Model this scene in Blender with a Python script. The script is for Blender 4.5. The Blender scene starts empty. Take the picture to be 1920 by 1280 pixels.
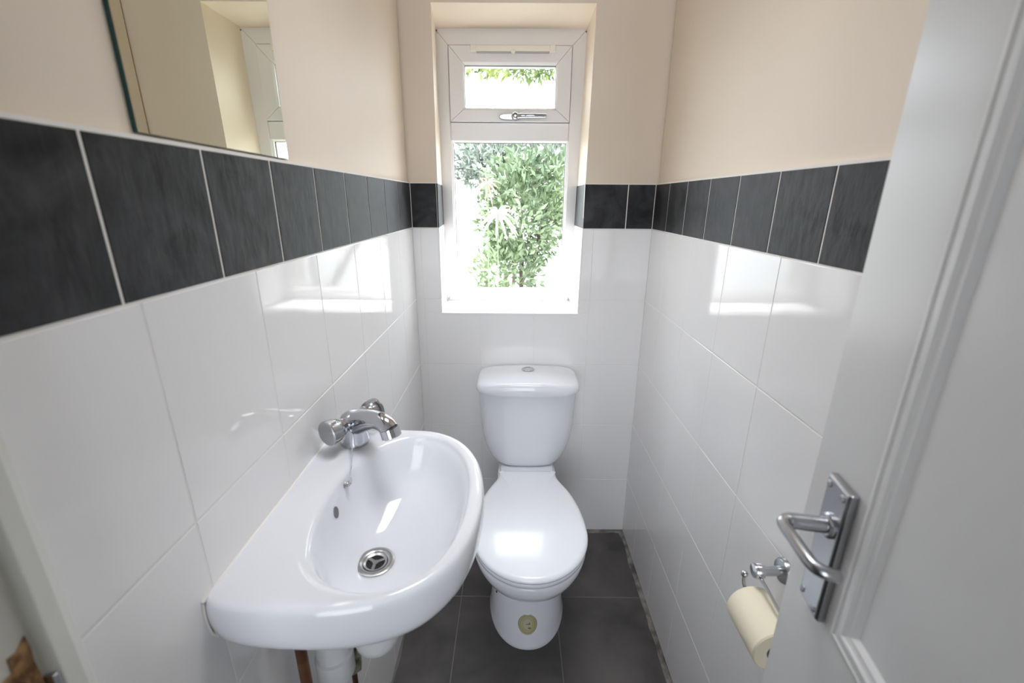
import bpy, bmesh, math, random
from mathutils import Vector, Matrix, noise
random.seed(7)
C = bpy.context.scene.collection
PI = math.pi

# ------------------------------------------------------------------ camera, sky, sun, exposure
sc = bpy.context.scene
cam_d = bpy.data.cameras.new('camera'); cam = bpy.data.objects.new('camera', cam_d); C.objects.link(cam)
cam_d.sensor_width = 36.0; cam_d.lens = 831.0 / 1920 * 36.0
cam_d.clip_start = 0.01; cam_d.clip_end = 200
CAM = Vector((0.3495, -1.571, 1.353))
cam.matrix_world = Matrix.Translation(CAM) @ Matrix.Rotation(0.0022, 4, 'Z') @ Matrix.Rotation(PI/2 - 0.3087, 4, 'X') @ Matrix.Rotation(0.0065, 4, 'Z')
cam_d.dof.use_dof = True; cam_d.dof.focus_distance = 1.5; cam_d.dof.aperture_fstop = 4.5
sc.camera = cam

w = bpy.data.worlds.new('overcast_sky'); sc.world = w; w.use_nodes = True
wn = w.node_tree.nodes['Background']; wn.inputs[0].default_value = (0.84, 0.92, 1.0, 1); wn.inputs[1].default_value = 8.5

sun_d = bpy.data.lights.new('sun', 'SUN'); sun_d.energy = 24.0; sun_d.angle = math.radians(1.2); sun_d.color = (1.0, 0.99, 0.97)
sun = bpy.data.objects.new('sun', sun_d); C.objects.link(sun)
_el, _az = math.radians(69.5), math.radians(-10)          # azimuth from the window's outward normal
sv = Vector((math.sin(_az)*math.cos(_el), math.cos(_az)*math.cos(_el), math.sin(_el)))
sun.rotation_euler = sv.to_track_quat('Z', 'Y').to_euler()

def area(name, loc, target, sx, sy, e, col=(1,1,1), portal=False):
    d = bpy.data.lights.new(name, 'AREA'); d.shape = 'RECTANGLE'; d.size = sx; d.size_y = sy; d.energy = e; d.color = col
    o = bpy.data.objects.new(name, d); C.objects.link(o); o.location = loc
    o.rotation_euler = (Vector(loc) - Vector(target)).to_track_quat('Z', 'Y').to_euler()
    if portal: d.cycles.is_portal = True
    return o
area('hall_fill_light', (0.15, -3.3, 1.45), (0.2, 0, 1.45), 1.1, 1.9, 12.0, (0.88, 0.93, 1.0)).data.spread = math.radians(100)  # unseen area lamp, added behind the camera as frontal fill
area('ceiling_fill_light', (0.42, -0.80, 2.325), (0.42, -0.80, 0), 0.48, 0.48, 3.1, (0.95, 0.96, 1.0)).data.spread = math.radians(80)  # added overhead fill for upward-facing surfaces, out of view

sc.view_settings.view_transform = 'Standard'; sc.view_settings.look = 'None'
sc.view_settings.gamma = 1.0; sc.view_settings.exposure = 0.0; sc.view_settings.use_curve_mapping = False
sc.cycles.use_denoising = True
sc.cycles.max_bounces = 14; sc.cycles.diffuse_bounces = 8; sc.cycles.glossy_bounces = 6; sc.cycles.transparent_max_bounces = 16
sc.cycles.sample_clamp_indirect = 6.0
sc.cycles.caustics_reflective = False; sc.cycles.caustics_refractive = False

# ------------------------------------------------------------------ materials
def mat(name, col, rough=0.5, metal=0.0, spec=0.5, **k):
    m = bpy.data.materials.new(name); m.use_nodes = True
    b = m.node_tree.nodes['Principled BSDF']
    b.inputs['Base Color'].default_value = (*col, 1); b.inputs['Roughness'].default_value = rough
    b.inputs['Metallic'].default_value = metal; b.inputs['Specular IOR Level'].default_value = spec
    for kk, v in k.items(): b.inputs[kk.replace('_', ' ')].default_value = v
    return m
def N(m, t, **k):
    n = m.node_tree.nodes.new(t)
    for a, v in k.items(): setattr(n, a, v)
    return n
def bsdf(m): return m.node_tree.nodes['Principled BSDF']
def mottle(m, c1, c2, scale=3.0, detail=6, lo=0.35, hi=0.65, dist=0.0, rough=None):
    """two-tone procedural mottling of the colour"""
    L = m.node_tree.links
    tc = N(m, 'ShaderNodeTexCoord'); nz = N(m, 'ShaderNodeTexNoise'); cr = N(m, 'ShaderNodeValToRGB')
    nz.inputs['Scale'].default_value = scale; nz.inputs['Detail'].default_value = detail; nz.inputs['Distortion'].default_value = dist
    cr.color_ramp.elements[0].position = lo; cr.color_ramp.elements[1].position = hi
    cr.color_ramp.elements[0].color = (*c1, 1); cr.color_ramp.elements[1].color = (*c2, 1)
    L.new(tc.outputs['Object'], nz.inputs['Vector']); L.new(nz.outputs['Fac'], cr.inputs[0]); L.new(cr.outputs[0], bsdf(m).inputs['Base Color'])
    if rough:
        mr = N(m, 'ShaderNodeMapRange'); mr.inputs['To Min'].default_value = rough[0]; mr.inputs['To Max'].default_value = rough[1]
        L.new(nz.outputs['Fac'], mr.inputs['Value']); L.new(mr.outputs[0], bsdf(m).inputs['Roughness'])
    return nz
def bump(m, scale, strength, dist=0.002, stretch=(1,1,1), detail=2, kind='noise'):
    L = m.node_tree.links
    tc = N(m, 'ShaderNodeTexCoord'); mp = N(m, 'ShaderNodeMapping'); mp.inputs['Scale'].default_value = stretch
    nz = N(m, 'ShaderNodeTexNoise'); nz.inputs['Scale'].default_value = scale; nz.inputs['Detail'].default_value = detail
    bp = N(m, 'ShaderNodeBump'); bp.inputs['Strength'].default_value = strength; bp.inputs['Distance'].default_value = dist
    L.new(tc.outputs['Object'], mp.inputs[0]); L.new(mp.outputs[0], nz.inputs['Vector']); L.new(nz.outputs['Fac'], bp.inputs['Height'])
    L.new(bp.outputs[0], bsdf(m).inputs['Normal'])

M = {}
M['plaster'] = mat('cream_paint', (0.74, 0.63, 0.50), 0.55, spec=0.35); mottle(M['plaster'], (0.80,0.70,0.585), (0.83,0.73,0.61), 2.2, 3); bump(M['plaster'], 55, 0.12, 0.001, detail=4)
M['ceil'] = mat('ceiling_paint', (0.82, 0.82, 0.81), 0.7)
M['hall_paint'] = mat('hall_paint', (0.22, 0.21, 0.20), 0.7)
M['white_tile'] = mat('white_glazed_tile', (0.85, 0.845, 0.845), 0.07, spec=0.5); bump(M['white_tile'], 26, 0.12, 0.0012, detail=0.5)
M['grout'] = mat('pale_grout', (0.80, 0.785, 0.76), 0.8)
M['white_grout'] = mat('white_grout', (0.86, 0.84, 0.80), 0.7)
M['dark_tile'] = mat('anthracite_tile', (0.03, 0.03, 0.033), 0.33, spec=0.2); mottle(M['dark_tile'], (0.012,0.013,0.014), (0.062,0.064,0.070), 14, 9, 0.32, 0.75, 0.8, (0.38, 0.58)); bump(M['dark_tile'], 46, 0.75, 0.0022, (1,1,0.4), 5)
M['floor_tile'] = mat('dark_floor_tile', (0.05,0.045,0.043), 0.4); mottle(M['floor_tile'], (0.040,0.036,0.034), (0.105,0.094,0.090), 6, 9, 0.3, 0.7, 0.4, (0.3, 0.5)); bump(M['floor_tile'], 60, 0.2, 0.001, detail=4)
M['floor_grout'] = mat('grey_floor_grout', (0.17, 0.165, 0.15), 0.9)
M['silicone'] = mat('dirty_sealant', (0.10, 0.09, 0.078), 0.6); mottle(M['silicone'], (0.07,0.062,0.055), (0.26,0.24,0.215), 26, 7)
M['upvc'] = mat('white_upvc', (0.76, 0.75, 0.745), 0.28)
M['upvc_line'] = mat('gasket_grey', (0.10, 0.10, 0.10), 0.6)
M['cream_plastic'] = mat('cream_plastic', (0.78, 0.74, 0.64), 0.35)
M['ceramic'] = mat('white_ceramic', (0.77, 0.785, 0.82), 0.07, spec=0.5)
M['seat_plastic'] = mat('white_seat_plastic', (0.82, 0.85, 0.88), 0.14, spec=0.5)
M['chrome'] = mat('chrome', (0.56, 0.57, 0.60), 0.09, 1.0)
M['satin'] = mat('satin_chrome', (0.46, 0.47, 0.49), 0.27, 1.0)
M['steel'] = mat('drain_steel', (0.5, 0.5, 0.5), 0.25, 1.0)
M['vent_grey'] = mat('vent_slot_grey', (0.42, 0.40, 0.37), 0.6)
M['black'] = mat('black_hole', (0.006, 0.005, 0.005), 0.7)
M['grey_shadow_gap'] = mat('grey_gap', (0.16, 0.16, 0.165), 0.6)
M['acrylic'] = mat('clear_acrylic', (0.93, 0.93, 0.9), 0.06, spec=0.5, Transmission_Weight=0.95)
M['door_paint'] = mat('white_gloss_paint', (0.74, 0.74, 0.735), 0.3); bump(M['door_paint'], 24, 0.16, 0.0015, (1,1,0.3), 3)
M['lining_paint'] = mat('off_white_frame_paint', (0.60, 0.60, 0.56), 0.4); bump(M['lining_paint'], 40, 0.2, 0.0012, detail=3)
M['mirror'] = mat('mirror_silver', (0.76, 0.78, 0.68), 0.0, 1.0)
M['mirror_edge'] = mat('green_glass_edge', (0.008, 0.045, 0.042), 0.25)
M['paper'] = mat('cream_tissue', (0.86, 0.80, 0.62), 0.9, spec=0.1); bump(M['paper'], 90, 0.35, 0.001, detail=4)
M['card'] = mat('cardboard_tube', (0.18, 0.13, 0.10), 0.9)
M['copper'] = mat('old_copper_pipe', (0.20, 0.08, 0.045), 0.45, 0.6); mottle(M['copper'], (0.09,0.035,0.02), (0.24,0.11,0.06), 20, 5)
M['verdigris'] = mat('weathered_brass', (0.12,0.11,0.07), 0.6, 0.4); mottle(M['verdigris'], (0.045,0.045,0.03), (0.30,0.28,0.2), 60, 6)
M['waste_plastic'] = mat('white_waste_plastic', (0.66, 0.67, 0.68), 0.3)
M['raw_wood'] = mat('splintered_wood', (0.26,0.13,0.05), 0.85); mottle(M['raw_wood'], (0.13,0.06,0.022), (0.42,0.25,0.11), 110, 6); bump(M['raw_wood'], 160, 0.8, 0.003, (1,1,0.2), 4)
M['mould'] = mat('mould_spots', (0.16,0.11,0.08), 0.9)
M['leaf'] = mat('green_leaves', (0.12, 0.20, 0.075), 0.5); mottle(M['leaf'], (0.10,0.14,0.08), (0.26,0.33,0.18), 1.6, 4)
M['leaf_yellow'] = mat('yellow_green_leaves', (0.30, 0.40, 0.08), 0.5); mottle(M['leaf_yellow'], (0.10,0.15,0.04), (0.26,0.30,0.09), 2.5, 4)
M['leaf_grey'] = mat('grey_green_leaves', (0.2,0.24,0.19), 0.5); mottle(M['leaf_grey'], (0.12,0.145,0.12), (0.27,0.30,0.25), 2, 4)
M['leaf_pale'] = mat('pale_strap_leaves', (0.80, 0.85, 0.62), 0.5)
M['leaf_red'] = mat('reddish_strap_leaves', (0.62, 0.36, 0.28), 0.5)
M['bark'] = mat('brown_bark', (0.10, 0.07, 0.05), 0.9)
M['render'] = mat('white_garden_render', (0.86, 0.86, 0.84), 0.8)
M['paving'] = mat('pale_paving', (0.55, 0.53, 0.5), 0.8); mottle(M['paving'], (0.15,0.15,0.14), (0.25,0.24,0.22), 3, 4)
M['brick'] = mat('outer_render', (0.42, 0.44, 0.36), 0.9)

# glass: see-through, with translucent haze for dirt and to imitate glare
g = bpy.data.materials.new('hazed_window_glass'); g.use_nodes = True; nt = g.node_tree; nt.nodes.clear()
out = nt.nodes.new('ShaderNodeOutputMaterial'); tr = nt.nodes.new('ShaderNodeBsdfTransparent'); tl = nt.nodes.new('ShaderNodeBsdfTranslucent'); gl = nt.nodes.new('ShaderNodeBsdfGlossy')
gl.inputs['Roughness'].default_value = 0.03; tl.inputs['Color'].default_value = (0.95, 0.97, 1, 1); tr.inputs['Color'].default_value = (0.97, 0.985, 0.97, 1)
m1 = nt.nodes.new('ShaderNodeMixShader'); m2 = nt.nodes.new('ShaderNodeMixShader')
nz = nt.nodes.new('ShaderNodeTexNoise'); nz.inputs['Scale'].default_value = 5; nz.inputs['Detail'].default_value = 8; tc = nt.nodes.new('ShaderNodeTexCoord')
mr = nt.nodes.new('ShaderNodeMapRange'); mr.inputs['From Min'].default_value = 0.3; mr.inputs['From Max'].default_value = 0.7; mr.inputs['To Min'].default_value = 0.34; mr.inputs['To Max'].default_value = 0.54
fr = nt.nodes.new('ShaderNodeFresnel'); fr.inputs[0].default_value = 1.5
nt.links.new(tc.outputs['Object'], nz.inputs['Vector']); nt.links.new(nz.outputs['Fac'], mr.inputs['Value']); nt.links.new(mr.outputs[0], m1.inputs[0])
nt.links.new(tr.outputs[0], m1.inputs[1]); nt.links.new(tl.outputs[0], m1.inputs[2]); nt.links.new(fr.outputs[0], m2.inputs[0]); nt.links.new(m1.outputs[0], m2.inputs[1]); nt.links.new(gl.outputs[0], m2.inputs[2])
nt.links.new(m2.outputs[0], out.inputs[0]); M['glass'] = g

# ------------------------------------------------------------------ mesh helpers
def obj(name, bm, mats, parent=None, smooth=False, bevel=0.0, seg=2, sub=0, auto=None):
    me = bpy.data.meshes.new(name); bmesh.ops.recalc_face_normals(bm, faces=bm.faces[:]) if bm.faces else None
    bm.to_mesh(me); bm.free()
    for m in (mats if isinstance(mats, (list, tuple)) else [mats]): me.materials.append(m)
    o = bpy.data.objects.new(name, me); C.objects.link(o)
    if parent: o.parent = parent
    if smooth:
        for p in me.polygons: p.use_smooth = True
    if auto is not None:
        me.set_sharp_from_angle(angle=math.radians(auto))
    if bevel:
        b = o.modifiers.new('bevel', 'BEVEL'); b.width = bevel; b.segments = seg; b.limit_method = 'ANGLE'; b.angle_limit = math.radians(40)
    if sub:
        s = o.modifiers.new('sub', 'SUBSURF'); s.levels = sub; s.render_levels = sub
    return o
def empty(name, label, cat, loc=(0,0,0), group=None, kind=None):
    o = bpy.data.objects.new(name, None); C.objects.link(o); o.location = loc
    if label: o['label'] = label
    if cat: o['category'] = cat
    if group: o['group'] = group
    if kind: o['kind'] = kind
    return o
def tag(o, label, cat, group=None, kind=None):
    o['label'] = label
    if cat: o['category'] = cat
    if group: o['group'] = group
    if kind: o['kind'] = kind
    return o
def structure(o): o['kind'] = 'structure'; return o
def box(bm, x0, x1, y0, y1, z0, z1, mi=0):
    v = [bm.verts.new(p) for p in ((x0,y0,z0),(x1,y0,z0),(x1,y1,z0),(x0,y1,z0),(x0,y0,z1),(x1,y0,z1),(x1,y1,z1),(x0,y1,z1))]
    for f in ((0,3,2,1),(4,5,6,7),(0,1,5,4),(1,2,6,5),(2,3,7,6),(3,0,4,7)):
        fc = bm.faces.new([v[i] for i in f]); fc.material_index = mi
def quad(bm, a, b, c, d, mi=0):
    f = bm.faces.new([bm.verts.new(p) for p in (a,b,c,d)]); f.material_index = mi; return f
def rings(bm, rr, closed=True, cap0=True, cap1=True, mi=0):
    """loft a list of rings (lists of points, same length)"""
    vr = [[bm.verts.new(p) for p in r] for r in rr]; n = len(rr[0])
    for a, b in zip(vr, vr[1:]):
        for i in range(n if closed else n-1):
            j = (i+1) % n; f = bm.faces.new((a[i], a[j], b[j], b[i])); f.material_index = mi
    if cap0: bm.faces.new(vr[0][::-1]).material_index = mi
    if cap1: bm.faces.new(vr[-1]).material_index = mi
    return vr
def frame_of(d):
    d = Vector(d).normalized(); u = d.orthogonal().normalized(); return u, d.cross(u), d
def lathe(bm, prof, o=(0,0,0), axis=(0,0,1), n=40, mi=0, cap0=True, cap1=True, flutes=0, famp=0):
    """prof: list of (radius, distance along the axis)"""
    u, v, d = frame_of(axis); o = Vector(o)
    rr = []
    for r, h in prof:
        rr.append([tuple(o + d*h + (u*math.cos(a) + v*math.sin(a)) * r * (1 + famp*math.cos(flutes*a) if flutes else 1)) for a in (2*PI*i/n for i in range(n))])
    rings(bm, rr, True, cap0, cap1, mi)
def tube(bm, pts, r, n=16, mi=0, caps=True):
    pts = [Vector(p) for p in pts]; rad = r if isinstance(r, (list, tuple)) else [r]*len(pts)
    rr = []; prev = None
    for i, p in enumerate(pts):
        t = ((pts[min(i+1, len(pts)-1)] - p).normalized() + (p - pts[max(i-1, 0)]).normalized()).normalized()
        if prev is None: u = t.orthogonal().normalized()
        else: u = (prev - t*prev.dot(t)).normalized()
        prev = u; v = t.cross(u)
        rr.append([tuple(p + (u*math.cos(a)+v*math.sin(a))*rad[i]) for a in (2*PI*k/n for k in range(n))])
    rings(bm, rr, True, caps, caps, mi)
def smooth_path(pts, k=6):
    """Catmull-Rom through the points"""
    P = [Vector(p) for p in pts]; P = [P[0]*2-P[1]] + P + [P[-1]*2-P[-2]]; out = []
    for i in range(1, len(P)-2):
        for s in range(k):
            t = s/k; a, b, c, d = P[i-1], P[i], P[i+1], P[i+2]
            out.append(0.5*((2*b)+(c-a)*t+(2*a-5*b+4*c-d)*t*t+(3*b-a-3*c+d)*t**3))
    out.append(P[-2]); return out

# ------------------------------------------------------------------ room dimensions
W = 0.825; ZD = 1.26; ZT = 1.406; CE = 2.38; TT = 0.007           # width, foot and top of the dark band, ceiling, tile projection
GR = 0.0016                                                       # half a joint
OP_F = dict(l0=0.0897, l1=0.0947, r0=0.5845, r1=0.5945, z0=0.960, z1=1.9175)   # window opening on the wall face
OP_B = dict(l0=0.0778, l1=0.0715, r0=0.5809, r1=0.5982)                       # at the window frame
YB = 0.215
def op_l(z, b=0):
    t = (z-0.96)/0.9575; o = OP_B if b else OP_F; return o['l0']+(o['l1']-o['l0'])*t
def op_r(z, b=0):
    t = (z-0.96)/0.9575; o = OP_B if b else OP_F; return o['r0']+(o['r1']-o['r0'])*t

def tile_mesh(rects, place, mi):
    """rects: (u0,u1,v0,v1) tile faces on a wall; place(u,v,h) -> point; each tile has a small pillowed edge"""
    bm = bmesh.new(); e = 0.0011
    for (u0,u1,v0,v1) in rects:
        if u1-u0 < 0.004 or v1-v0 < 0.004: continue
        ring = lambda k, h: [place(u0+k, v0+k, h), place(u1-k, v0+k, h), place(u1-k, v1-k, h), place(u0+k, v1-k, h)]
        rings(bm, [ring(0, 0.0), ring(0, TT-0.0009), ring(e*0.4, TT-0.0003), ring(e, TT)], True, False, True, mi)
    return bm
def grid(u_edges, v0, v1, g=None):
    g = g or (GR if v0 == ZD else 0.0010); gv = g if v0 == ZD else 0.0006
    return [(a+gv, b-gv, v0+g, v1-g) for a, b in zip(u_edges, u_edges[1:])]

# left wall: u = -Y
YF = 1.310
wl = bpy.data.objects.new('wall_left', None); C.objects.link(wl); structure(wl)
bm = bmesh.new(); box(bm, -0.12, -TT, -YF, 0.0+0.0, 0, CE); o = obj('plaster_face', bm, M['plaster'], wl)
place_l = lambda u, v, h: (-TT+h, -u, v)
dj = [0] + [0.1640+0.1455*i for i in range(8)] + [YF]
bm = tile_mesh(grid(dj, ZD, ZT), place_l, 0); obj('tile_border', bm, M['dark_tile'], wl)['label'] = 'anthracite tile border'
wj = [0, 0.196] + [0.39+0.1938*i for i in range(5)] + [YF]
rows = [0, 0.26, 0.51, 0.76, 1.01, 1.26]
rr = []
for a, b in zip(rows, rows[1:]): rr += grid(wj, a, b)
obj('white_tiling', tile_mesh(rr, place_l, 0), M['white_tile'], wl)
bm = bmesh.new(); box(bm, -TT-0.001, -0.0005, -YF, 0, 0.0, ZD); obj('grout', bm, M['grout'], wl)
bm = bmesh.new(); box(bm, -TT-0.001, -0.0009, -YF, 0, ZD, ZT+0.0025); obj('white_grout', bm, M['white_grout'], wl)

# right wall: u = -Y
YR = 3.55
wr = bpy.data.objects.new('wall_right', None); C.objects.link(wr); structure(wr)
bm = bmesh.new(); box(bm, W+TT, W+0.12, -YR, 0, 0, CE); obj('plaster_face', bm, M['plaster'], wr)
place_r = lambda u, v, h: (W+TT-h, -u, v)
dj = [0] + [0.1365+0.1469*i for i in range(9)] + [1.5]
obj('tile_border', tile_mesh(grid(dj, ZD, ZT), place_r, 0), M['dark_tile'], wr)['label'] = 'anthracite tile border'
wj = [0, 0.171, 0.372, 0.573, 0.774, 0.975, 1.176, 1.377, 1.5]
rr = []
for a, b in zip(rows, rows[1:]): rr += grid(wj, a, b)
obj('white_tiling', tile_mesh(rr, place_r, 0), M['white_tile'], wr)
bm = bmesh.new(); box(bm, W+0.0005, W+TT+0.001, -1.5, 0, 0, ZD); obj('grout', bm, M['grout'], wr)
bm = bmesh.new(); box(bm, W+0.0009, W+TT+0.001, -1.5, 0, ZD, ZT+0.0025); obj('white_grout', bm, M['white_grout'], wr)

# back wall with the window recess: u = X
wb = bpy.data.objects.new('wall_back', None); C.objects.link(wb); structure(wb)
def wall_with_hole(y, x0, x1, z0, z1, mi=0, bm=None, za=0.0, zb=CE):
    zs = [z0, 0.96, za, 1.9175, z1]
bm = bmesh.new(); yp = TT
zs = [0.0, 0.96, 1.26, 1.406, 1.9175, CE]
quad(bm, (-0.12,yp,0),(W+0.12,yp,0),(W+0.12,yp,0.96),(-0.12,yp,0.96))
quad(bm, (-0.12,yp,1.9175),(W+0.12,yp,1.9175),(W+0.12,yp,CE),(-0.12,yp,CE))
quad(bm, (-0.12,yp,0.96),(op_l(.96),yp,0.96),(op_l(1.9175),yp,1.9175),(-0.12,yp,1.9175))
quad(bm, (op_r(.96),yp,0.96),(W+0.12,yp,0.96),(W+0.12,yp,1.9175),(op_r(1.9175),yp,1.9175))
# reveals and head above the tiles (soft plaster arris)
def reveal(bm, z0, z1, side, off=0.0, y0=yp, y1=YB+0.03):
    f = op_l if side == 'l' else op_r; s = 1 if side == 'l' else -1
    quad(bm, (f(z0)+s*off, y0, z0), (f(z0,1)+s*off, y1, z0), (f(z1,1)+s*off, y1, z1), (f(z1)+s*off, y0, z1))
reveal(bm, 0.96, 1.9175, 'l'); reveal(bm, 0.96, 1.9175, 'r')
quad(bm, (op_l(1.9175),yp,1.9175),(op_r(1.9175),yp,1.9175),(op_r(1.9175,1),YB+0.03,1.917),(op_l(1.9175,1),YB+0.03,1.917))
obj('plaster_face', bm, M['plaster'], wb)
place_b = lambda u, v, h: (u, TT-h, v)
lw = 0.0890; rw = 0.5865
obj('tile_border', tile_mesh([(GR, lw-GR, ZD+GR, ZT-GR), (rw+GR, 0.733-GR, ZD+GR, ZT-GR), (0.733+GR, W-GR, ZD+GR, ZT-GR)], place_b, 0), M['dark_tile'], wb)['label'] = 'anthracite tile border'
xs = [0, 0.0273, 0.2265, 0.4257, 0.6249, W]; rr = []
for a, b in zip(rows[:-2], rows[1:-1]):
    for (u0,u1,v0,v1) in grid(xs, a, b):
        if a == 0.76:       # row cut by the sill
            segs = []
            zc = 0.96
            if u1 <= lw or u0 >= rw: rr.append((u0,u1,v0,v1)); continue
            rr.append((u0,u1,v0,zc-0.0005))
            if u0 < lw: rr.append((u0, lw-GR, zc+0.0005, v1))
            if u1 > rw: rr.append((rw+GR, u1, zc+0.0005, v1))
        else: rr.append((u0,u1,v0,v1))
for (u0,u1,v0,v1) in grid(xs, 1.01, 1.26):
    if u0 < lw: rr.append((u0, min(u1, lw-GR), v0, v1))
    if u1 > rw: rr.append((max(u0, rw+GR), u1, v0, v1))
obj('white_tiling', tile_mesh(rr, place_b, 0), M['white_tile'], wb)
bm = bmesh.new()
for (a, b, z0, z1) in ((0, W, 0, 0.9585), (0, lw-0.0005, 0.9585, ZD), (rw+0.0005, W, 0.9585, ZD)): box(bm, a, b, 0.0005, TT+0.001, z0, z1)
obj('grout', bm, M['grout'], wb)
bm = bmesh.new()
for (a, b) in ((0, lw-0.0005), (rw+0.0005, W)): box(bm, a, b, 0.0009, TT+0.001, ZD, ZT+0.0022)
obj('white_grout', bm, M['white_grout'], wb)
# tiled reveals and tiled sill
def slab_rev(z0, z1, side, mi, th=0.005):
    s = 1 if side == 'l' else -1; f = op_l if side == 'l' else op_r; bm = bmesh.new()
    a = [(f(z)-s*0.003, 0.0015, z) for z in (z0,z1)]; b = [(f(z)+s*th-s*0.004, 0.0015, z) for z in (z0,z1)]
    c = [(f(z,1)-s*0.003, YB+0.01, z) for z in (z0,z1)]; d = [(f(z,1)+s*th-s*0.004, YB+0.01, z) for z in (z0,z1)]
    v = [bm.verts.new(p) for p in (a[0],b[0],d[0],c[0],a[1],b[1],d[1],c[1])]
    for q in ((0,3,2,1),(4,5,6,7),(0,1,5,4),(1,2,6,5),(2,3,7,6),(3,0,4,7)): bm.faces.new([v[i] for i in q])
    return bm
for s in 'lr':
    obj('reveal_tile', slab_rev(ZD+GR, ZT-GR, s, 0), M['dark_tile'], wb)
    obj('reveal_tile', slab_rev(0.962, 1.01-GR, s, 0), M['white_tile'], wb)
    obj('reveal_tile', slab_rev(1.01+GR, ZD-GR, s, 0), M['white_tile'], wb)
bm = bmesh.new()
v = [(0.0870,-0.001),(0.5870,-0.001),(0.5840,YB+0.01),(0.0760,YB+0.01)]
rings(bm, [[(x,y,0.952) for x,y in v], [(x,y,0.9602) for x,y in v]])
obj('sill_tile', bm, M['white_tile'], wb, bevel=0.0008)
# outer leaf of the wall beyond the frame (brick), so that the opening has its outer depth
bm = bmesh.new()
for (x0,x1,z0,z1) in ((-0.5,0.085,-0.2,CE+0.4),(0.575,1.4,-0.2,CE+0.4),(0.085,0.575,-0.2,0.95),(0.085,0.575,1.895,CE+0.4)): box(bm, x0, x1, YB+0.062, YB+0.17, z0, z1)
structure(obj('wall_outer', bm, M['brick']))

# floor: slab plus tiles
bm = bmesh.new(); box(bm, -1.2, W+0.12, -3.5, 0.05, -0.05, -0.0012, 0)
fo = bpy.data.objects.new('floor', None); C.objects.link(fo); structure(fo)
obj('floor_grout', bm, M['floor_grout'], fo)
fx = [-1.16, -0.828, -0.495, -0.162, 0.1715, 0.5065, 0.8415, W+0.1]; fx = [-1.16, -0.828, -0.495, -0.162, 0.1715, 0.5065, W]; fy = [0.0]+[0.335+0.334*i for i in range(10)]
rr = [(a+0.0018, b-0.0018, c+0.0018, d-0.0018) for a, b in zip(fx, fx[1:]) for c, d in zip(fy, fy[1:])]
bm = bmesh.new()
for (u0,u1,v0,v1) in rr:
    ring = lambda k, h: [(u0+k, -v0-k, h), (u0+k, -v1+k, h), (u1-k, -v1+k, h), (u1-k, -v0-k, h)]
    rings(bm, [ring(0,-0.002), ring(0,-0.0008), ring(0.0012,0)], True, False, True)
obj('floor_tiling', bm, M['floor_tile'], fo)
# dirty cement and sealant line where the walls meet the floor
bm = bmesh.new()
def strip(bm, p0, p1, wdt, h, mi=0, n=60, seed=0, nx=0):
    p0, p1 = Vector(p0), Vector(p1); d = (p1-p0); L = d.length; d.normalize(); s = Vector((-d.y, d.x, 0)) if not nx else Vector((d.y, -d.x, 0))
    rr = []
    for i in range(n+1):
        p = p0 + d*L*i/n; k = wdt*(0.8+0.45*noise.noise(Vector((i*0.31, seed, 0.3))))
        rr.append([tuple(p), tuple(p+Vector((0,0,h))), tuple(p+s*k*0.4+Vector((0,0,h*0.75))), tuple(p+s*k+Vector((0,0,0.0006)))])
    rings(bm, rr, False, False, False, mi)
strip(bm, (W,-1.4,0), (W,0,0), 0.020, 0.009, seed=1)
structure(obj('trim_1', bm, M['silicone'], smooth=True))
bm = bmesh.new(); strip(bm, (0,0.0,0), (W,0.0,0), 0.018, 0.008, seed=5, nx=1); structure(obj('trim_2', bm, M['silicone'], smooth=True))
bm = bmesh.new(); strip(bm, (0,-1.3,0), (0,0,0), 0.008, 0.006, seed=9, nx=1); structure(obj('trim_3', bm, M['floor_grout'], smooth=True))

bm = bmesh.new(); box(bm, -1.3, W+0.12, -3.5, 0.3, CE, CE+0.05); structure(obj('ceiling', bm, M['ceil']))
cf = empty('fill_light_fixture', 'unseen round white ceiling fixture, added for fill light above the wash basin', 'added fill light', (0.42,-0.80,CE)); cf.location = (0,0,0)  # unseen fixture, added so the overhead fill has a source
bm = bmesh.new(); lathe(bm, [(0.37,0),(0.37,-0.03),(0.36,-0.036),(0.352,-0.036),(0.352,-0.02)], (0.42,-0.80,CE), (0,0,1), 48, cap1=False); obj('fill_light_base', bm, M['upvc'], cf, smooth=True, auto=40)
# hall beyond the doorway, behind the camera
bm = bmesh.new(); box(bm, -1.3, -1.2, -3.5, -1.40, 0, CE); structure(obj('wall_hall_left', bm, M['hall_paint']))
bm = bmesh.new(); box(bm, -1.3, -0.03, -1.42, -1.29, 0, CE); structure(obj('wall_hall_side', bm, M['hall_paint']))
bm = bmesh.new(); box(bm, -1.3, W+0.12, -3.6, -3.5, 0, CE); structure(obj('wall_hall_end', bm, M['hall_paint']))

# ------------------------------------------------------------------ door lining at the strike side
jl = empty('trim_4', None, None, kind='structure')
plan = [(-0.03,-1.3060),(0.006,-1.3070),(0.0130,-1.3155),(0.0190,-1.3225),(0.0225,-1.3375),(0.0142,-1.3418),(0.0150,-1.384),(0.032,-1.386),(0.034,-1.43),(-0.03,-1.43)]
bm = bmesh.new(); rings(bm, [[(x,y,0) for x,y in plan], [(x,y,2.05) for x,y in plan]])
obj('door_lining', bm, M['lining_paint'], jl, bevel=0.0015, seg=2)
def on_rebate(u, v):
    """a point of the rebate face (x = 0.0145) as (y, z)"""
    return None
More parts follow.
